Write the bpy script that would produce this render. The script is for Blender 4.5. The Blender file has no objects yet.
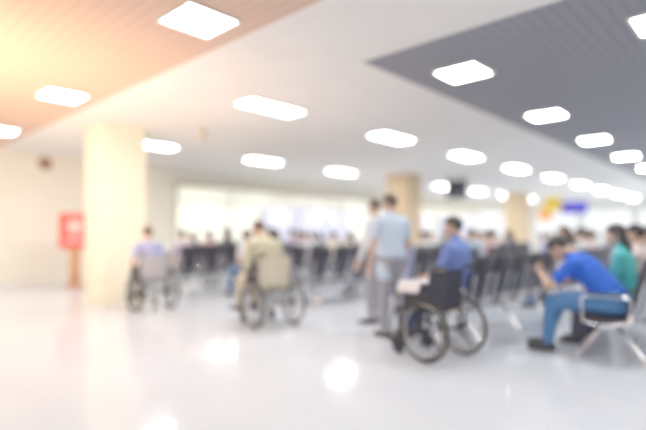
import bpy, bmesh, math, random
from mathutils import Vector, Matrix, Euler
random.seed(7)
scene=bpy.context.scene
try:
    scene.view_settings.view_transform='Standard'
    scene.view_settings.look='None'
    scene.view_settings.gamma=1.25
except Exception as e: print(e)
V=Vector
# ------------------------------------------------------------ materials
MC={}
def mat(name,col,rough=0.6,metal=0.0,emit=0.0,var=0.06,scale=12.0,spec=0.5,ecol=None,bump=0.0):
    if name in MC: return MC[name]
    m=bpy.data.materials.new(name); m.use_nodes=True
    nt=m.node_tree; b=nt.nodes['Principled BSDF']
    b.inputs['Roughness'].default_value=rough; b.inputs['Metallic'].default_value=metal
    b.inputs['Specular IOR Level'].default_value=spec
    if emit>0:
        b.inputs['Base Color'].default_value=(*col,1)
        b.inputs['Emission Color'].default_value=(*(ecol or col),1); b.inputs['Emission Strength'].default_value=emit
    else:
        tc=nt.nodes.new('ShaderNodeTexCoord'); n=nt.nodes.new('ShaderNodeTexNoise'); n.inputs['Scale'].default_value=scale
        r=nt.nodes.new('ShaderNodeValToRGB')
        r.color_ramp.elements[0].position=.3; r.color_ramp.elements[1].position=.7
        r.color_ramp.elements[0].color=(*[max(0,c*(1-var)) for c in col],1)
        r.color_ramp.elements[1].color=(*[min(1,c*(1+var)) for c in col],1)
        nt.links.new(tc.outputs['Object'],n.inputs['Vector']); nt.links.new(n.outputs['Fac'],r.inputs['Fac'])
        nt.links.new(r.outputs['Color'],b.inputs['Base Color'])
        if bump>0:
            bp=nt.nodes.new('ShaderNodeBump'); bp.inputs['Strength'].default_value=bump
            nt.links.new(n.outputs['Fac'],bp.inputs['Height']); nt.links.new(bp.outputs['Normal'],b.inputs['Normal'])
    MC[name]=m; return m
def slat_mat(name,c1,c2,axis,period=0.12,rough=.6):
    m=bpy.data.materials.new(name); m.use_nodes=True; nt=m.node_tree; b=nt.nodes['Principled BSDF']
    b.inputs['Roughness'].default_value=rough
    tc=nt.nodes.new('ShaderNodeTexCoord'); s=nt.nodes.new('ShaderNodeSeparateXYZ')
    nt.links.new(tc.outputs['Object'],s.inputs[0])
    mu=nt.nodes.new('ShaderNodeMath'); mu.operation='MULTIPLY'; mu.inputs[1].default_value=1/period
    nt.links.new(s.outputs[axis],mu.inputs[0])
    fr=nt.nodes.new('ShaderNodeMath'); fr.operation='FRACT'; nt.links.new(mu.outputs[0],fr.inputs[0])
    gt=nt.nodes.new('ShaderNodeMath'); gt.operation='GREATER_THAN'; gt.inputs[1].default_value=.78; nt.links.new(fr.outputs[0],gt.inputs[0])
    mx=nt.nodes.new('ShaderNodeMixRGB'); mx.inputs[1].default_value=(*c1,1); mx.inputs[2].default_value=(*c2,1)
    nt.links.new(gt.outputs[0],mx.inputs[0]); nt.links.new(mx.outputs[0],b.inputs['Base Color'])
    return m
M_white_ceil=mat('ceiling_plaster',(.88,.855,.82),.8,scale=2,var=.02)
M_peach=slat_mat('soffit_wood_slat',(.72,.50,.38),(.65,.43,.32),'X')
M_grey=slat_mat('soffit_grey_slat',(.255,.25,.285),(.20,.20,.235),'Y')
M_wall=mat('wall_cream_paint',(.96,.95,.83),.7,scale=3,var=.01)
M_wallw=mat('wall_white_paint',(.92,.91,.86),.7,scale=3,var=.01)
M_col=mat('column_overexposed',(.96,.94,.76),.5,scale=3,var=.01)  # paler than the tan columns: overexposure and warm flare put into the colour
M_coltan=mat('column_tan',(.76,.57,.35),.5,scale=3,var=.03)
M_trim=mat('brown_trim',(.50,.36,.24),.4,scale=8)
M_alu=mat('aluminium',(.80,.79,.76),.4,metal=.0,var=.02)
M_chrome=mat('chrome_steel',(.84,.85,.88),.2,metal=1.0,var=.02)
M_black=mat('black_vinyl',(.032,.03,.045),.45,var=.2)
M_rubber=mat('tyre_rubber',(.03,.03,.038),.7,var=.2)
M_darkm=mat('dark_steel',(.04,.04,.05),.3,metal=.6)
M_light=mat('light_diffuser',(1,1,1),.5,emit=35,ecol=(1,.98,.95))
M_light2=mat('office_light_diffuser',(1,1,1),.5,emit=13,ecol=(1,.97,.90))
M_lav=mat('lavender_cabinet',(.66,.66,.86),.5,scale=3,var=.03)
def floor_mat():
    m=bpy.data.materials.new('polished_floor'); m.use_nodes=True; nt=m.node_tree; b=nt.nodes['Principled BSDF']
    tc=nt.nodes.new('ShaderNodeTexCoord'); n=nt.nodes.new('ShaderNodeTexNoise'); n.inputs['Scale'].default_value=1.6; n.inputs['Detail'].default_value=6
    r=nt.nodes.new('ShaderNodeValToRGB'); r.color_ramp.elements[0].color=(.70,.765,.86,1); r.color_ramp.elements[1].color=(.74,.805,.89,1)
    br=nt.nodes.new('ShaderNodeTexBrick'); br.offset=0; br.inputs['Scale'].default_value=1; br.inputs['Brick Width'].default_value=.6; br.inputs['Row Height'].default_value=.6
    br.inputs['Mortar Size'].default_value=.003; br.inputs['Color1'].default_value=(1,1,1,1); br.inputs['Color2'].default_value=(.98,.98,.98,1); br.inputs['Mortar'].default_value=(.9,.9,.92,1)
    mx=nt.nodes.new('ShaderNodeMixRGB'); mx.blend_type='MULTIPLY'; mx.inputs[0].default_value=1
    nt.links.new(tc.outputs['Object'],n.inputs['Vector']); nt.links.new(tc.outputs['Object'],br.inputs['Vector'])
    nt.links.new(n.outputs['Fac'],r.inputs['Fac']); nt.links.new(r.outputs['Color'],mx.inputs[1]); nt.links.new(br.outputs['Color'],mx.inputs[2])
    nt.links.new(mx.outputs[0],b.inputs['Base Color'])
    b.inputs['Roughness'].default_value=.11; b.inputs['Specular IOR Level'].default_value=.26
    return m
M_floor=floor_mat()
def glass_mat():
    m=bpy.data.materials.new('window_glass'); m.use_nodes=True; nt=m.node_tree
    nt.nodes.remove(nt.nodes['Principled BSDF']); o=nt.nodes['Material Output']
    t=nt.nodes.new('ShaderNodeBsdfTransparent'); t.inputs[0].default_value=(.97,.98,.98,1)
    g=nt.nodes.new('ShaderNodeBsdfGlossy'); g.inputs['Roughness'].default_value=.05
    lw=nt.nodes.new('ShaderNodeLayerWeight'); lw.inputs[0].default_value=.12
    mx=nt.nodes.new('ShaderNodeMixShader'); nt.links.new(lw.outputs['Fresnel'],mx.inputs[0]); nt.links.new(t.outputs[0],mx.inputs[1]); nt.links.new(g.outputs[0],mx.inputs[2])
    nt.links.new(mx.outputs[0],o.inputs[0]); return m
M_glass=glass_mat()
# ------------------------------------------------------------ mesh builder
def _ico(sub):
    bm=bmesh.new(); bmesh.ops.create_icosphere(bm,subdivisions=sub,radius=1)
    v=[x.co.copy() for x in bm.verts]; f=[[a.index for a in x.verts] for x in bm.faces]; bm.free(); return v,f
ICO=_ico(2); ICO3=_ico(3)
def frame_from(d):
    d=d.normalized(); up=V((0,0,1)) if abs(d.z)<.95 else V((0,1,0))
    x=up.cross(d).normalized(); y=d.cross(x); return x,y,d
class MB:
    def __init__(s): s.v=[];s.f=[];s.m=[];s.mats=[]
    def add(s,v,f,m,M=None):
        o=len(s.v)
        s.v+= [ (M@V(p)) if M else V(p) for p in v]
        s.f+= [[a+o for a in x] for x in f]
        if isinstance(m,list): s.m+=m
        else: s.m+=[m]*len(f)
    def ell(s,c,r,m=0,R=None,hi=False):
        if not hasattr(r,'__len__'): r=(r,r,r)
        T=ICO3 if hi else ICO
        M=Matrix.Translation(V(c))@(R.to_4x4() if R else Matrix())@Matrix.Diagonal((*r,1))
        s.add(T[0],T[1],m,M)
    def cone(s,a,b,ra,rb,m=0,n=12):
        a=V(a);b=V(b)
        if (b-a).length<1e-6: return
        x,y,_=frame_from(b-a); v=[];f=[]
        for i in range(n):
            t=2*math.pi*i/n; d=x*math.cos(t)+y*math.sin(t); v.append(a+d*ra); v.append(b+d*rb)
        for i in range(n):
            j=(i+1)%n; f.append([2*i,2*j,2*j+1,2*i+1])
        f.append([2*i for i in range(n)][::-1]); f.append([2*i+1 for i in range(n)])
        s.add(v,f,m)
    def cap(s,a,b,ra,rb,m=0):
        s.ell(a,ra,m); s.ell(b,rb,m); s.cone(a,b,ra,rb,m)
    def tube(s,pts,r,m=0,n=8,closed=False):
        P=[V(p) for p in pts]; N=len(P); v=[];f=[]; px=None
        for i in range(N):
            if closed: d=P[(i+1)%N]-P[i-1]
            else: d=P[min(i+1,N-1)]-P[max(i-1,0)]
            d.normalize()
            if px is None: x,y,_=frame_from(d)
            else:
                x=(px-d*px.dot(d)).normalized(); y=d.cross(x)
            px=x
            for k in range(n):
                t=2*math.pi*k/n; v.append(P[i]+(x*math.cos(t)+y*math.sin(t))*r)
        for i in range(N if closed else N-1):
            j=(i+1)%N
            for k in range(n):
                l=(k+1)%n; f.append([i*n+k,i*n+l,j*n+l,j*n+k])
        if not closed:
            f.append(list(range(n))[::-1]); f.append([(N-1)*n+k for k in range(n)])
        s.add(v,f,m)
    def box(s,c,size,m=0,bev=0,R=None):
        bm=bmesh.new(); bmesh.ops.create_cube(bm,size=1)
        bmesh.ops.scale(bm,vec=size,verts=bm.verts)
        if bev>0: bmesh.ops.bevel(bm,geom=bm.edges[:],offset=bev,segments=2,affect='EDGES',profile=.5)
        bm.verts.index_update()
        v=[x.co.copy() for x in bm.verts]; f=[[a.index for a in x.verts] for x in bm.faces]; bm.free()
        M=Matrix.Translation(V(c))@(R.to_4x4() if R else Matrix())
        s.add(v,f,m,M)
    def mesh(s,name):
        me=bpy.data.meshes.new(name); me.from_pydata([tuple(p) for p in s.v],[],s.f)
        for m in s.mats: me.materials.append(m)
        me.polygons.foreach_set('material_index',s.m); me.update(); return me
def obj(name,me,loc=(0,0,0),rot=0,smooth=True,scale=1):
    o=bpy.data.objects.new(name,me); scene.collection.objects.link(o); o.location=loc; o.rotation_euler=(0,0,rot)
    o.scale=(scale,)*3
    if smooth:
        me.polygons.foreach_set('use_smooth',[True]*len(me.polygons))
        try: me.set_sharp_from_angle(angle=math.radians(45))
        except Exception: pass
    return o
def remesh(mb,vox,smooth=2,fac=.5):
    me=mb.mesh('tmp'); o=bpy.data.objects.new('tmp',me); scene.collection.objects.link(o)
    r=o.modifiers.new('r','REMESH'); r.mode='VOXEL'; r.voxel_size=vox
    if smooth:
        q=o.modifiers.new('s','SMOOTH'); q.iterations=smooth; q.factor=fac
    dg=bpy.context.evaluated_depsgraph_get(); e=o.evaluated_get(dg); m2=e.to_mesh()
    v=[p.co.copy() for p in m2.vertices]; f=[list(p.vertices) for p in m2.polygons]
    e.to_mesh_clear(); bpy.data.objects.remove(o); bpy.data.meshes.remove(me); return v,f
SKIN,SHIRT,PANTS,SHOE,HAIR,EYEW,EYED,LIP=range(8)
# hand template (right hand; fingers +Y, palm -Z, thumb -X)
def hand_t(curl):
    b=MB()
    xs=[-.030,-.010,.010,.028]; L=[.070,.080,.074,.058]
    b.cap((0,-.01,0),(0,.02,0),.024,.024)
    for x,l in zip(xs,L):
        b.cap((x*.5,.01,0),(x,.085,0),.016,.0125)
        p=V((x,.088,0)); a=0
        for k,(q,rr) in enumerate([(.45,.0095),(.30,.0085),(.25,.0078)]):
            a+=curl*(1.0 if k else .7)
            n=p+V((0,math.cos(a),-math.sin(a)))*l*q; b.cap(p,n,rr,rr*.93); p=n
    b.cap((-.018,.02,-.004),(-.045,.05,-.012),.014,.0115); b.cap((-.045,.05,-.012),(-.055,.078,-.022),.0105,.0095); b.cap((-.055,.078,-.022),(-.05,.10,-.03),.0095,.008)
    return remesh(b,.0042,1)
HANDS={c:hand_t(c) for c in (.3,.75)}
# head template (face +Y)
def head_t(style):
    b=MB()
    b.ell((0,-.012,.025),(.074,.094,.088)); b.ell((0,.012,-.03),(.06,.072,.075)); b.ell((0,.045,-.075),(.038,.035,.032))
    b.ell((0,.07,-.035),(.04,.022,.045))
    b.cone((0,.083,.012),(0,.108,-.03),.007,.013); b.ell((0,.10,-.031),(.015,.012,.010))
    b.ell((.03,.078,.022),(.024,.012,.007)); b.ell((-.03,.078,.022),(.024,.012,.007))
    for sx in(-1,1): b.ell((sx*.077,-.005,-.008),(.010,.019,.032)); b.ell((sx*.04,.06,-.03),(.022,.022,.022))
    b.cap((0,-.02,-.07),(0,-.03,-.15),.052,.054)
    v,f=remesh(b,.0065,2)
    o=MB(); o.add(v,f,SKIN)
    for sx in(-1,1):
        o.ell((sx*.03,.080,.003),(.013,.010,.008),EYEW); o.ell((sx*.03,.0885,.003),(.006,.003,.006),EYED)
        o.ell((sx*.03,.090,.024),(.018,.005,.004),HAIR)
    o.ell((0,.094,-.058),(.022,.006,.0045),LIP); o.ell((0,.092,-.065),(.018,.006,.005),LIP)
    T=ICO3; vv=[]
    for p in T[0]:
        q=V((p.x*.083,p.y*.106-.014,p.z*.100+.03))
        if p.y>.45 and p.z<.42: q=V((p.x*.060,p.y*.07-.014,p.z*.06+.02))
        elif p.z<-.25 and style!='long': 
            lim=-.25 if p.y>-.1 else -.8
            if p.z<lim: q=V((p.x*.055,p.y*.07-.01,p.z*.06+.02))
        vv.append(q)
    o.add(vv,T[1],HAIR)
    if style=='long':
        h=MB(); h.ell((0,-.055,-.05),(.082,.05,.11)); h.ell((0,-.07,-.14),(.085,.035,.09)); h.cap((.07,-.02,0),(.078,-.03,-.13),.022,.02); h.cap((-.07,-.02,0),(-.078,-.03,-.13),.022,.02)
        a,c=remesh(h,.010,3); o.add(a,c,HAIR)
    if style=='bun': o.ell((0,-.125,.02),(.04,.035,.04),HAIR)
    return o.v,o.f,o.m
HEADS={k:head_t(k) for k in('short','long','bun')}
def ik(a,b,l1,l2,pole):
    a=V(a);b=V(b); d=b-a; D=min(d.length,(l1+l2)*.995); dn=d.normalized(); b=a+dn*D
    x=(l1*l1-l2*l2+D*D)/(2*D); h=math.sqrt(max(0,l1*l1-x*x)); p=V(pole); p=(p-dn*p.dot(dn)).normalized()
    return a+dn*x+p*h,b
def body(pelvis,lean,knees,ankles,wrists,headpitch=0,headyaw=0,style='short',sleeve='short',curl=.3,bulk=1.0,longshirt=0,vox=.013,foot_yaw=0,elbow_pole=None,palm=None,lean2=None,shw=.185):
    P=V(pelvis); lean=math.radians(lean); lean2=lean*1.4 if lean2 is None else math.radians(lean2)
    def spine(t):
        p=P.copy(); n=12; dt=t/n
        for i in range(n):
            u=max(0,min(1,(i+.5)*dt/.52)); a=lean+(lean2-lean)*u; p=p+V((0,math.sin(a),math.cos(a)))*dt
        return p
    b=MB(); segs=[]
    def C(a,c,ra,rc,m): b.cap(a,c,ra,rc); segs.append((V(a),V(c),ra,rc,m))
    st=[(-.03,.150,.105),(.05,.150,.112),(.12,.142,.108),(.19,.140,.105),(.26,.146,.106),(.33,.155,.108),(.40,.160,.105),(.46,.150,.088),(.50,.10,.07)]
    for t,w,dp in st:
        u=max(0,min(1,t/.52)); a=lean+(lean2-lean)*u
        R=Matrix.Rotation(-a,3,'X'); b.ell(spine(t),(w*bulk,dp*bulk,.075),0,R)
    segs.append((spine(.0),spine(.46),.15,.15,SHIRT)); segs.append((spine(-.08),spine(-.06),.17,.17,PANTS))
    neck=spine(.53); hp=math.radians(headpitch)
    C(spine(.46),neck,.062,.055,SHIRT); 
    nd=V((0,math.sin(lean2*.8+hp*.35),math.cos(lean2*.8+hp*.35)))
    hc=neck+nd*.145
    C(neck+nd*.015,hc-nd*.03,.054,.05,SKIN)
    for i,sx in enumerate((1,-1)):
        S=spine(.455)+V((sx*shw,0,0)); W0=wrists[i]
        pole=(elbow_pole[0]*sx,elbow_pole[1],elbow_pole[2]) if elbow_pole else (sx*.5,-.5,-.8)
        E,W=ik(S,W0,.29,.25,pole)
        C(spine(.46)+V((sx*.08,0,.0)),S,.06,.062,SHIRT)
        mid=S.lerp(E,.62)
        if sleeve=='short':
            C(S,mid,.062,.058,SHIRT); C(mid,E,.046,.041,SKIN); C(E,W,.041,.027,SKIN)
        else:
            C(S,E,.062,.05,SHIRT); C(E,E.lerp(W,.93),.05,.038,SHIRT); C(E.lerp(W,.93),W,.028,.027,SKIN)
        H=P+V((sx*.085,0,-.01)); K=V(knees[i]); A=V(ankles[i])
        C(H,K,.092*bulk,.066,PANTS); C(K,K.lerp(A,.35),.064,.066,PANTS); C(K.lerp(A,.35),K.lerp(A,.92),.066,.052,PANTS)
        C(K.lerp(A,.9),A,.04,.038,SKIN)
        fd=V((math.sin(foot_yaw)+sx*.12,math.cos(foot_yaw),0)).normalized()
        C(A+V((0,0,-.04))-fd*.04,A+fd*.06+V((0,0,-.045)),.042,.042,SHOE); C(A+fd*.06+V((0,0,-.045)),A+fd*.17+V((0,0,-.057)),.042,.030,SHOE)
        if longshirt: C(H+V((0,0,.05)),H+(K-H).normalized()*longshirt,.105,.115,SHIRT)
    v,f=remesh(b,vox,3)
    o=MB(); ms=[]
    for q in f:
        c=V((0,0,0))
        for a in q: c+=v[a]
        c/=len(q); best=1e9; bm_=0
        for a,e,ra,re,m in segs:
            d=e-a; L=d.length_squared; t=0 if L<1e-9 else max(0,min(1,(c-a).dot(d)/L)); ds=(c-(a+d*t)).length-(ra+(re-ra)*t)
            if ds<best: best=ds; bm_=m
        ms.append(bm_)
    o.add(v,f,ms)
    for i,sx in enumerate((1,-1)):
        S=spine(.455)+V((sx*shw,0,0)); pole=(elbow_pole[0]*sx,elbow_pole[1],elbow_pole[2]) if elbow_pole else (sx*.5,-.5,-.8)
        E,W=ik(S,wrists[i],.29,.25,pole)
        y=(W-E).normalized(); pn=V(palm) if palm else V((0,0,-1)); pn=V((pn.x*sx,pn.y,pn.z)); z=-(pn-y*pn.dot(y)).normalized(); x=y.cross(z)
        M=Matrix((( x.x,y.x,z.x,W.x),(x.y,y.y,z.y,W.y),(x.z,y.z,z.z,W.z),(0,0,0,1)))
        hv,hf=HANDS[curl]
        if sx<0: M=M@Matrix.Diagonal((-1,1,1,1))
        o.add(hv,[q[::-1] for q in hf] if sx<0 else hf,SKIN,M)
    hv,hf,hm=HEADS[style]
    M=Matrix.Translation(hc)@Matrix.Rotation(math.radians(headyaw),4,'Z')@Matrix.Rotation(-(lean2*.5+hp),4,'X')@Matrix.Translation((0,.012,0))
    o.add(hv,hf,hm,M)
    return o
SK=mat('skin_tan',(.62,.41,.30),.5); SKL=mat('skin_light',(.72,.50,.39),.5)
EW=mat('eye_white',(.8,.8,.8),.3); ED=mat('eye_dark',(.02,.015,.01),.2); LP=mat('lips',(.5,.2,.17),.4)
HB=mat('hair_black',(.03,.026,.03),.5,var=.3,scale=60); HBR=mat('hair_brown',(.11,.065,.05),.5,var=.3,scale=60)
SH=mat('shoe_black',(.04,.04,.05),.4)
def cloth(n,c): return mat('cloth_'+n,c,.85,var=.08,scale=25,bump=.1)
def person(name,mb,loc,rot=0,shirt=None,pants=None,hair=HB,skin=SK,shoe=SH,scale=1):
    me=mb.mesh(name)
    for m in (skin,shirt,pants,shoe,hair,EW,ED,LP): me.materials.append(m)
    me.polygons.foreach_set('material_index',mb.m)
    me.polygons.foreach_set('use_smooth',[True]*len(me.polygons))
    o=bpy.data.objects.new(name,me); scene.collection.objects.link(o); o.location=loc; o.rotation_euler=(0,0,rot); o.scale=(scale,)*3
    return o
# ------------------------------------------------------------ room
H=3.2; c=1.95
def simple(name,boxes,mats,smooth=False,bev=0):
    b=MB(); b.mats=list(mats)
    for bx in boxes:
        (x0,x1),(y0,y1),(z0,z1),m=bx
        b.box(((x0+x1)/2,(y0+y1)/2,(z0+z1)/2),(x1-x0,y1-y0,z1-z0),m,bev)
    return obj(name,b.mesh(name),smooth=smooth)
X0,X1,Y0,Y1,YB=-3,34,-6,13.1,16.6
simple('floor',[((X0-.2,X1+.2),(Y0-.2,YB+.2),(-.1,0),0)],[M_floor])
XW=2.925;XG=4.29;YG=3.43
simple('ceiling',[((X0,XW),(Y0,YB),(H,H+.1),1),((XW,XG),(Y0,YB),(H,H+.1),0),((XG,X1),(YG,YB),(H,H+.1),0),((XG,X1),(Y0,YG),(H,H+.1),2)],[M_white_ceil,M_peach,M_grey])
simple('wall_west',[((X0-.15,X0),(Y0,YB),(0,H),0)],[M_wall])
simple('wall_south',[((X0,X1),(Y0-.15,Y0),(0,H),0)],[M_wallw])
simple('wall_office',[((X0,X1),(YB,YB+.15),(0,H),0)],[M_wall])
XG0=7.45
bx=[((X0,XG0),(Y1,Y1+.15),(0,H),0),((XG0,X1),(Y1,Y1+.15),(2.82,H),0),((XG0,X1),(Y1,Y1+.15),(0,.98),1)]
simple('wall_north',bx,[M_wall,M_wallw])
def quad(b,p,m): b.add(p,[[0,1,2,3]],m)
b=MB(); b.mats=[M_alu,M_glass,M_trim]
b.box(((XG0+X1)/2,Y1+.05,2.78),(X1-XG0,.16,.09),2); b.box(((XG0+X1)/2,Y1+.06,1.01),(X1-XG0,.10,.04),0)
x=XG0+.04; i=0
while x<X1:
    b.box((x,Y1+.05,1.9),(.06 if i else .1,.04,1.72),0 if i else 2); x+=1.9; i+=1
b.box(((XG0+X1)/2,Y1+.05,2.25),(X1-XG0,.04,.05),0)
quad(b,[(XG0,Y1+.06,1.03),(X1,Y1+.06,1.03),(X1,Y1+.06,2.75),(XG0,Y1+.06,2.75)],1)
obj('window_1',b.mesh('window_1'),smooth=False)
simple('reception_counter',[((XG0+.1,X1-1),(Y1-.55,Y1-.03),(0,.92),0),((XG0+.05,X1-.95),(Y1-.6,Y1-.03),(.92,.97),1)],[M_wallw,M_trim])
b=MB(); b.mats=[M_lav,M_alu]
for k in range(12):
    xx=8.6+k*1.9
    if k in (0,1,5,9): continue
    b.box((xx+2,YB-.3,1.2),(1.7,.5,2.4),0,.01)
    for zz in(.6,1.1,1.6): b.box((xx+2,YB-.56,zz),(1.6,.015,.02),1)
    for d in(-.1,.1): b.box((xx+2+d,YB-.57,1.2),(.02,.03,.2),1)
obj('office_cabinet_row',b.mesh('cab'),smooth=False)
bx=[((X1,X1+.15),(Y0,YB),(0,.9),0),((X1,X1+.15),(Y0,YB),(2.75,H),0)]
y=Y0
while y<YB: bx.append(((X1,X1+.15),(y,y+.5),(.9,2.75),0)); y+=3
simple('wall_east',bx,[M_wallw])
b=MB(); b.mats=[M_alu,M_glass]
quad(b,[(X1+.1,Y0,.9),(X1+.1,YB,.9),(X1+.1,YB,2.75),(X1+.1,Y0,2.75)],1)
y=Y0+.5
while y<YB: 
    b.box((X1+.08,y+1.25,1.82),(.05,.05,1.86),0); y+=3
b.box((X1+.08,(Y0+YB)/2,.94),(.06,YB-Y0,.05),0)
obj('window_2',b.mesh('window_2'),smooth=False)
simple('baseboard_north',[((X0,XG0),(Y1-.02,Y1),(0,.1),0)],[M_wallw])
def column(x0,y0,w,m):
    b=MB(); b.mats=[m,M_wallw]
    b.box((x0+w/2,y0+w/2,H/2),(w,w,H),0,.015); b.box((x0+w/2,y0+w/2,.06),(w+.03,w+.03,.12),0,.005)
    return obj('column',b.mesh('column'),smooth=False)
column(3.50,8.6,.8,M_col); column(13.05,8.6,.85,M_coltan); column(22.7,8.6,.9,M_coltan)
def panel(w,d,ml):
    b=MB(); b.mats=[M_alu,ml]
    for sx in(-1,1): b.box((sx*w/2,0,-.012),(.03,d+.03,.024),0); 
    for sy in(-1,1): b.box((0,sy*d/2,-.012),(w,.03,.024),0)
    z=-.010; b.add([(-w/2,-d/2,z),(-w/2,d/2,z),(w/2,d/2,z),(w/2,-d/2,z)],[[0,1,2,3]],1)
    for k in range(1,3): b.box((0,-d/2+d*k/3,-.012),(w,.014,.014),0)
    return b.mesh('ceiling_light_panel')
PL=panel(1.08,.43,M_light); PS=panel(.52,.52,M_light); PO=panel(1.4,1.1,M_light2)
def L(me,x,y): obj('ceiling_light_panel',me,(x,y,H),smooth=False)
for k in range(10):
    if 4.85+3.19*k<33: L(PL,4.85+3.19*k,5.66)
    if 5.1+3.15*k<33: L(PL,5.1+3.15*k,9.95)
    if 7.5+3.15*k<33: L(PO,7.5+3.15*k,14.9)
    if 5.38+2.86*k<33.5: L(PS,5.38+2.86*k,2.75); L(PS,5.32+2.86*k,.72); L(PS,5.2+2.86*k,-1.5)
for y in(3.83,7.3,10.6,.4,-3): L(PS,2.42,y)
for y in(2,5.5,9,11.8): L(PS,-.8,y)
# ------------------------------------------------------------ furniture
def bench(n,pitch=.55):
    b=MB(); b.mats=[M_black,M_chrome]
    w=pitch*(n-1)
    b.box((w/2,0,.36),(w+.5,.06,.05),1,.008)
    lean=math.radians(14)
    for i in range(n):
        x=i*pitch
        b.box((x,.02,.42),(.48,.47,.05),0,.02,Matrix.Rotation(.05,3,'X'))
        b.box((x,.22,.41),(.48,.07,.055),0,.022)
        R=Matrix.Rotation(lean,3,'X')
        b.box((x,-.285,.76),(.47,.04,.52),0,.018,R); b.box((x,-.262,.66),(.42,.045,.26),0,.02,R)
        b.box((x,-.3,.86),(.40,.045,.12),0,.02,R)
        for s in(-.18,.18): b.tube([(x+s,0,.37),(x+s,-.2,.38),(x+s,-.25,.5),(x+s,-.32,.8)],.012,1)
    for i in range(n+1):
        x=(i-.5)*pitch
        b.tube([(x,-.02,.38),(x,-.22,.42),(x,-.24,.62),(x,-.2,.655),(x,.14,.655),(x,.19,.62),(x,.17,.40),(x,.02,.37)],.013,1)
        b.box((x,-.02,.668),(.045,.3,.022),0,.01)
    for x in ([0,w] if n<5 else [0,w/2,w]):
        b.tube([(x,-.30,.03),(x,-.27,.045),(x,-.06,.34),(x,.06,.34),(x,.25,.045),(x,.30,.03)],.026,1)
        for yy in(-.3,.3): b.cone((x,yy,0),(x,yy,.03),.03,.026,1)
    return b.mesh('waiting_chair_row')
BN={n:bench(n) for n in(3,4,5)}
def wheelchair(sling,frame=M_chrome):
    b=MB(); b.mats=[frame,M_rubber,sling,M_darkm,M_alu]
    for sx in(-1,1):
        x=sx*.29; R=.30
        def circ(r,xx,n=36,cy=0,cz=R): return [(xx,cy+r*math.cos(2*math.pi*k/n),cz+r*math.sin(2*math.pi*k/n)) for k in range(n)]
        b.tube(circ(R-.018,x),.018,1,8,True); b.tube(circ(R-.04,x),.009,4,6,True); b.tube(circ(R-.045,x+sx*.035),.009,0,6,True)
        b.cone((x-.035*sx,0,R),(x+.035*sx,0,R),.035,.03,3)
        for k in range(18):
            t=2*math.pi*k/18; b.cone((x+(.02 if k%2 else -.02),.025*math.cos(t+.3),R+.025*math.sin(t+.3)),(x,(R-.04)*math.cos(t),R+(R-.04)*math.sin(t)),.0032,.0032,0,5)
        for k in range(6):
            t=2*math.pi*k/6; b.cone((x,(R-.04)*math.cos(t),R+(R-.04)*math.sin(t)),(x+sx*.035,(R-.045)*math.cos(t),R+(R-.045)*math.sin(t)),.005,.005,0,5)
        xc=sx*.22; b.tube([(xc,.42+.075*math.cos(2*math.pi*k/20),.088+.075*math.sin(2*math.pi*k/20)) for k in range(20)],.015,1,8,True)
        b.cone((xc-.016,.42,.088),(xc+.016,.42,.088),.06,.06,3)
        b.tube([(xc+.025,.42,.088),(xc+.025,.40,.17),(xc,.39,.19),(xc-.025,.40,.17),(xc-.025,.42,.088)],.008,0); b.cone((xc,.39,.18),(xc,.39,.27),.014,.014,0)
        xf=sx*.235
        b.tube([(xf,-.17,.93),(xf,-.08,.92),(xf,-.03,.88),(xf,0,.5),(xf,0,.26)],.0125,0)
        b.cone((xf,-.18,.932),(xf,-.07,.918),.019,.019,1)
        b.tube([(xf,0,.26),(xf,.39,.26)],.0125,0); b.tube([(xf,0,.48),(xf,.43,.48),(xf,.48,.43),(xf*.9,.56,.15),(xf*.8,.60,.12)],.0125,0); b.tube([(xf,.39,.26),(xf,.39,.48)],.012,0)
        b.tube([(xf,-.01,.70),(xf,.27,.70),(xf,.31,.66),(xf,.31,.48)],.0125,0); b.box((xf,.12,.72),(.05,.27,.03),1,.01)
        b.box((xf,.15,.585),(.006,.28,.18),3)
        b.box((sx*.11,.63,.115),(.15,.15,.014),3,.004,Matrix.Rotation(.25,3,'X'))
        b.tube([(xf,-.02,.26),(xf,-.14,.14),(xf,-.17,.12)],.011,0)
    b.cone((-.29,0,.30),(.29,0,.30),.011,.011,0)
    b.tube([(-.235,.2,.27),(.235,.2,.47)],.011,0); b.tube([(.235,.23,.27),(-.235,.23,.47)],.011,0)
    def sheet(fn,nu,nv,th,m):
        v=[];f=[]
        for a in range(nu+1):
            for c_ in range(nv+1): v.append(V(fn(a/nu,c_/nv)))
        n0=len(v); 
        for p in list(v): v.append(p+V(th))
        W=nv+1
        for a in range(nu):
            for c_ in range(nv):
                q=[a*W+c_,(a+1)*W+c_,(a+1)*W+c_+1,a*W+c_+1]; f.append(q); f.append([t+n0 for t in q][::-1])
        for a in range(nu): f.append([a*W,a*W+n0,(a+1)*W+n0,(a+1)*W]); f.append([a*W+nv,(a+1)*W+nv,(a+1)*W+nv+n0,a*W+nv+n0])
        for c_ in range(nv): f.append([c_,c_+1,c_+1+n0,c_+n0]); f.append([nu*W+c_,nu*W+c_+n0,nu*W+c_+1+n0,nu*W+c_+1])
        b.add(v,f,m)
    sheet(lambda u,w:((u-.5)*.47,.01+.42*w,.485-.03*math.sin(math.pi*u)),8,3,(0,0,.02),2)
    sheet(lambda u,w:((u-.5)*.48,-.0-.035*w-.04*math.sin(math.pi*u),.52+.37*w),8,3,(0,.02,0),2)
    return b.mesh('wheelchair')
M_beige=mat('beige_canvas',(.68,.61,.46),.8); M_greyc=mat('grey_canvas',(.42,.41,.45),.8)
WX,WY,WR=4.36,2.44,math.radians(-10)
obj('wheelchair',wheelchair(M_black,M_darkm),(WX,WY,0),WR)
BX,BY,BR=4.3,4.97,math.radians(-10)
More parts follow.
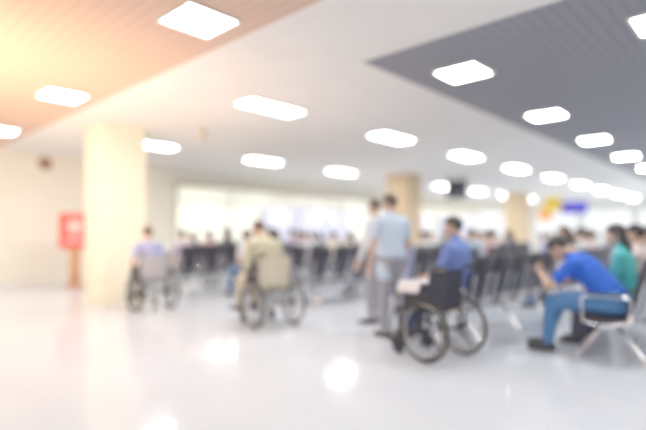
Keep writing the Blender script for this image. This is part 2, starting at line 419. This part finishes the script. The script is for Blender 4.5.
obj('wheelchair',wheelchair(M_beige,mat('bronze_frame',(.22,.20,.18),.3,metal=.5)),(BX,BY,0),BR,scale=1.05)
obj('wheelchair',wheelchair(M_greyc,M_darkm),(3.85,7.45,0),math.radians(-3))
# ------------------------------------------------------------ main people
MX,MY,MS=5.46,1.22,1.1
man=body((0,-.05,.53),36,[(.12,.45,.50),(-.12,.46,.495)],[(.12,.60,.095),(-.10,.50,.095)],[(.07,.58,.74),(-.06,.58,.75)],headpitch=30,curl=.75,lean2=50,palm=(-.5,-.4,.7),elbow_pole=(.8,-.2,-.8),bulk=1.25,shw=.205)
person('seated_man',man,(MX,MY,0),0,cloth('royal_blue',(.02,.12,.70)),cloth('jeans_blue',(.07,.21,.48)),HB,SK,scale=MS)
b=MB(); b.mats=[M_darkm,M_black]; b.box((0,0,0),(.075,.15,.009),0,.004); b.box((0,0,.005),(.068,.135,.002),1)
o=obj('smartphone',b.mesh('smartphone'),(MX,MY+.75,.86)); o.rotation_euler=(math.radians(35),0,0)
pa=body((0,-.08,.545),-3,[(.12,.40,.53),(-.12,.40,.53)],[(.12,.46,.095),(-.12,.44,.095)],[(.16,.26,.68),(-.16,.26,.68)],headpitch=8,headyaw=25,lean2=10,curl=.75,bulk=1.25,shw=.21)
person('seated_man',pa,(5.12,2.76,0),math.radians(4),cloth('scrub_blue',(.16,.25,.64)),cloth('navy',(.05,.07,.16)),HB,SK,scale=1.09)
pb=body((0,.12,.60),6,[(.12,.54,.60),(-.12,.54,.60)],[(.12,.63,.215),(-.12,.63,.215)],[(.18,.40,.72),(-.18,.40,.72)],headpitch=22,lean2=26,sleeve='long',curl=.75,bulk=1.35,shw=.22)
person('wheelchair_patient',pb,(BX+.03,BY,0),math.radians(-2),cloth('khaki',(.56,.54,.38)),cloth('khaki_trouser',(.62,.58,.46)),HBR,SK,scale=1.07)
pc=body((0,.12,.60),4,[(.11,.55,.60),(-.11,.55,.60)],[(.11,.63,.215),(-.11,.63,.215)],[(.2,.34,.76),(-.2,.34,.76)],headpitch=5,lean2=10,curl=.75)
person('wheelchair_patient',pc,(3.85,7.45,0),math.radians(-3),cloth('periwinkle',(.38,.42,.72)),cloth('grey_trouser',(.35,.35,.4)),HBR,SK)
sm=body((0,0,.95),2,[(.10,.03,.50),(-.10,.05,.50)],[(.11,-.02,.085),(-.11,.02,.085)],[(.27,.10,.86),(-.27,.10,.86)],headpitch=6,headyaw=20,lean2=6,longshirt=.16,bulk=1.22,curl=.3,palm=(-1,0,0),elbow_pole=(.4,-.9,0),shw=.2)
person('standing_man',sm,(4.84,3.40,0),math.radians(-20),cloth('pale_blue',(.58,.71,.88)),cloth('grey_trouser',(.35,.35,.4)),HBR,SK,scale=1.0)
sm2=body((0,0,.95),0,[(.10,.03,.50),(-.10,.05,.50)],[(.11,-.02,.085),(-.11,.02,.085)],[(.22,.15,.88),(-.22,.15,.88)],headpitch=4,headyaw=-10,lean2=4,sleeve='long',curl=.3,palm=(-1,0,0),elbow_pole=(.4,-.9,0))
person('standing_man',sm2,(5.42,4.08,0),math.radians(10),cloth('white',(.80,.80,.84)),cloth('grey_trouser',(.35,.35,.4)),HBR,SK,scale=1.0)
# ------------------------------------------------------------ crowd
tm=[]
for (ln,hp,yw,stl,slv,wr) in [(0,6,0,'short','short',.30),(6,14,15,'long','long',.28),(12,20,-12,'short','long',.34),(0,4,-25,'bun','short',.26),(-4,2,20,'long','short',.3)]:
    q=body((0,-.08,.545),ln,[(.12,.40,.53),(-.12,.40,.53)],[(.12,.46,.095),(-.12,.44,.095)],[(.08,wr,.66),(-.07,wr-.02,.68)],headpitch=hp,headyaw=yw,lean2=ln+8,style=stl,sleeve=slv,curl=.75 if ln>3 else .3,vox=.02)
    tm.append((q.mesh('crowd'),list(q.m),stl))
shirts=[cloth('white',(.78,.78,.82)),cloth('lilac',(.60,.52,.72)),cloth('rose',(.76,.46,.48)),cloth('sky',(.50,.65,.84)),cloth('cream',(.80,.75,.62)),cloth('teal',(.08,.52,.54)),cloth('periwinkle',(.38,.42,.72)),cloth('blush',(.82,.68,.66)),cloth('charcoal',(.12,.12,.16)),cloth('white',(.78,.78,.82))]
pants=[cloth('navy',(.05,.07,.16)),cloth('charcoal',(.12,.12,.16)),cloth('jeans_blue',(.07,.21,.48)),cloth('grey_trouser',(.35,.35,.4))]
def crowd(x,y,k=None,s=None):
    k=random.randrange(len(tm)) if k is None else k
    t,mi,stl=tm[k]; me=t.copy(); me.materials.clear()
    for m in (random.choice((SK,SKL,SK)),s or random.choice(shirts),random.choice(pants),SH,random.choice((HB,HB,HBR)),EW,ED,LP): me.materials.append(m)
    me.polygons.foreach_set('material_index',mi); me.polygons.foreach_set('use_smooth',[True]*len(me.polygons))
    o=bpy.data.objects.new('seated_woman' if stl!='short' else 'seated_man',me); scene.collection.objects.link(o); o.location=(x,y,0); sc=random.uniform(.98,1.05); o.scale=(1,1,sc)
P=.55
def row(x,y,n,occ):
    obj('waiting_chair_row',BN[n],(x,y,0))
    for i in occ:
        if isinstance(i,tuple): crowd(x+i[0]*P,y,i[1],i[2])
        else: crowd(x+i*P,y)
row(MX,MY,4,[(1,1,shirts[5]),(2,0,shirts[7]),3]); row(8.2,1.2,4,[0,1,3])
row(5.12,2.7,5,[]); row(8.4,2.6,4,[0,1,2,3]); row(12.2,2.6,5,[0,1,3,4]); row(17,2.6,5,[0,2,3])
row(6.5,4.3,4,[(0,2,shirts[6]),3]); row(9.0,4.3,4,[0,1,3]); row(13,4.3,5,[0,2,4]); row(18,4.3,5,[0,1,3])
row(6.0,6.0,4,[(3,0,shirts[0])]); row(8.6,6.0,4,[0,2,3]); row(13,6.0,5,[0,1,3]); row(18,6,5,[1,2,4])
row(5.9,7.6,4,[(0,3,shirts[0]),(1,4,shirts[2]),(3,2,shirts[0])]); row(8.4,7.6,4,[0,1,3]); row(15.5,7.6,5,[0,1,3])
row(5.4,9.2,4,[(0,0,shirts[1]),(2,4,shirts[8]),3]); row(8.0,9.2,4,[0,1,3]); row(15.5,9.2,5,[0,2,3])
row(6.6,10.8,4,[0,1,3]); row(9.2,10.8,4,[0,2,3]); row(14,10.8,5,[0,1,3])
# ------------------------------------------------------------ small things
M_red=mat('red_panel',(.85,.08,.07),.4); M_wood=mat('orange_wood',(.60,.30,.14),.4,scale=5,var=.2); M_pale=mat('pale_print',(.9,.55,.5),.5)
b=MB(); b.mats=[M_red,M_wood,M_pale,M_darkm]
b.box((0,0,1.32),(.66,.20,.82),0,.03); b.box((0,-.105,1.42),(.30,.012,.30),2,.004); b.box((0,-.105,1.10),(.4,.012,.08),2,.004)
b.box((0,0,.50),(.24,.14,.88),1,.01); b.box((0,0,.03),(.48,.36,.06),1,.015); b.box((0,0,.90),(.34,.2,.05),1,.01)
obj('donation_box_stand',b.mesh('kiosk'),(4.25,12.0,0),math.radians(-20))
b=MB(); b.mats=[M_trim,mat('clock_face',(.35,.15,.1),.5)]
b.cone((0,-.05,0),(0,0,0),.15,.17,0,24); b.cone((0,-.056,0),(0,-.05,0),.12,.12,1,24); b.box((0,-.06,.04),(.012,.006,.08),0); b.box((.03,-.06,0),(.06,.006,.012),0)
obj('wall_clock',b.mesh('clock'),(3.95,Y1,2.98))
b=MB(); b.mats=[M_beige,M_greyc]
b.cone((0,0,0),(0,0,-.03),.10,.10,0,20); b.cone((0,0,-.03),(0,0,-.12),.025,.025,0); b.ell((0,0,-.15),(.09,.09,.08),0); b.ell((0,-.03,-.18),(.05,.05,.05),1)
obj('ceiling_camera',b.mesh('ccam'),(5.0,7.8,H))
def hang(name,x,y,z,w,h,m,rot=0,th=.05,face=None):
    b=MB(); b.mats=[m,M_darkm,face or m]
    b.box((0,0,0),(th,w,h),0,.008); b.box((-th/2-.002,0,0),(.004,w*.9,h*.88),2)
    for s in(-1,1): b.cone((0,s*w*.3,h/2),(0,s*w*.3,H-z),.012,.012,1)
    obj(name,b.mesh(name),(x,y,z),rot)
M_scr=mat('screen_dark',(.02,.02,.05),.15)
hang('hanging_television',14.6,7.7,2.72,.66,.62,M_darkm,math.radians(20),.08,M_scr)
hang('yellow_hanging_sign',26.4,8.5,2.80,.8,.75,mat('sign_yellow',(.95,.66,.05),.4),.2)
hang('orange_hanging_sign',27.4,9.2,2.3,.7,.7,mat('sign_orange',(.9,.4,.1),.4),.2)
hang('blue_hanging_sign',26.8,7.6,2.6,1.2,.65,mat('sign_blue',(.09,.08,.75),.4),.2)
b=MB(); b.mats=[cloth('white',(.80,.80,.84))]
n=14; v=[];f=[]
for i in range(n+1):
    for j in range(n+1):
        u=i/n-.5; w=j/n; d=abs(u)*2
        v.append((u*.60,.08+.28*w,.765-.03*math.cos(u*math.pi)-.10*max(0,d-.84)/.16+.006*math.sin(w*14)))
for i in range(n):
    for j in range(n): a=i*(n+1)+j; f.append([a,a+n+1,a+n+2,a+1])
b.add(v,f,0); b.add([V(p)+V((0,0,.02)) for p in v],[q[::-1] for q in f],0)
obj('folded_blanket',b.mesh('blanket'),(WX,WY,.0),WR)
# ------------------------------------------------------------ added warm glow spot
ld=bpy.data.lights.new('added_flare_glow','SPOT'); ld.energy=900; ld.color=(1,.62,.36); ld.spot_size=math.radians(140); ld.spot_blend=1; ld.shadow_soft_size=.4  # added spot without a fixture, imitates a warm lens flare at the left ceiling
lo=bpy.data.objects.new('added_flare_glow',ld); scene.collection.objects.link(lo); lo.location=(.1,6.0,.7)
lo.rotation_euler=(V((1.6,7.2,3.2))-V(lo.location)).to_track_quat('-Z','Y').to_euler()
w=bpy.data.worlds.new('World'); scene.world=w; w.use_nodes=True
w.node_tree.nodes['Background'].inputs[0].default_value=(.95,.97,1,1); w.node_tree.nodes['Background'].inputs[1].default_value=1.2
# ------------------------------------------------------------ camera
cd=bpy.data.cameras.new('cam'); cd.lens=26.9; cd.sensor_width=36; cd.shift_y=19/646
cam=bpy.data.objects.new('camera',cd); scene.collection.objects.link(cam); cam.location=(0,0,1.25)
cam.rotation_euler=(math.radians(90),0,math.radians(43.3-90))
cd.dof.use_dof=True; cd.dof.focus_distance=2.3; cd.dof.aperture_fstop=.40
cd.clip_end=200
scene.camera=cam
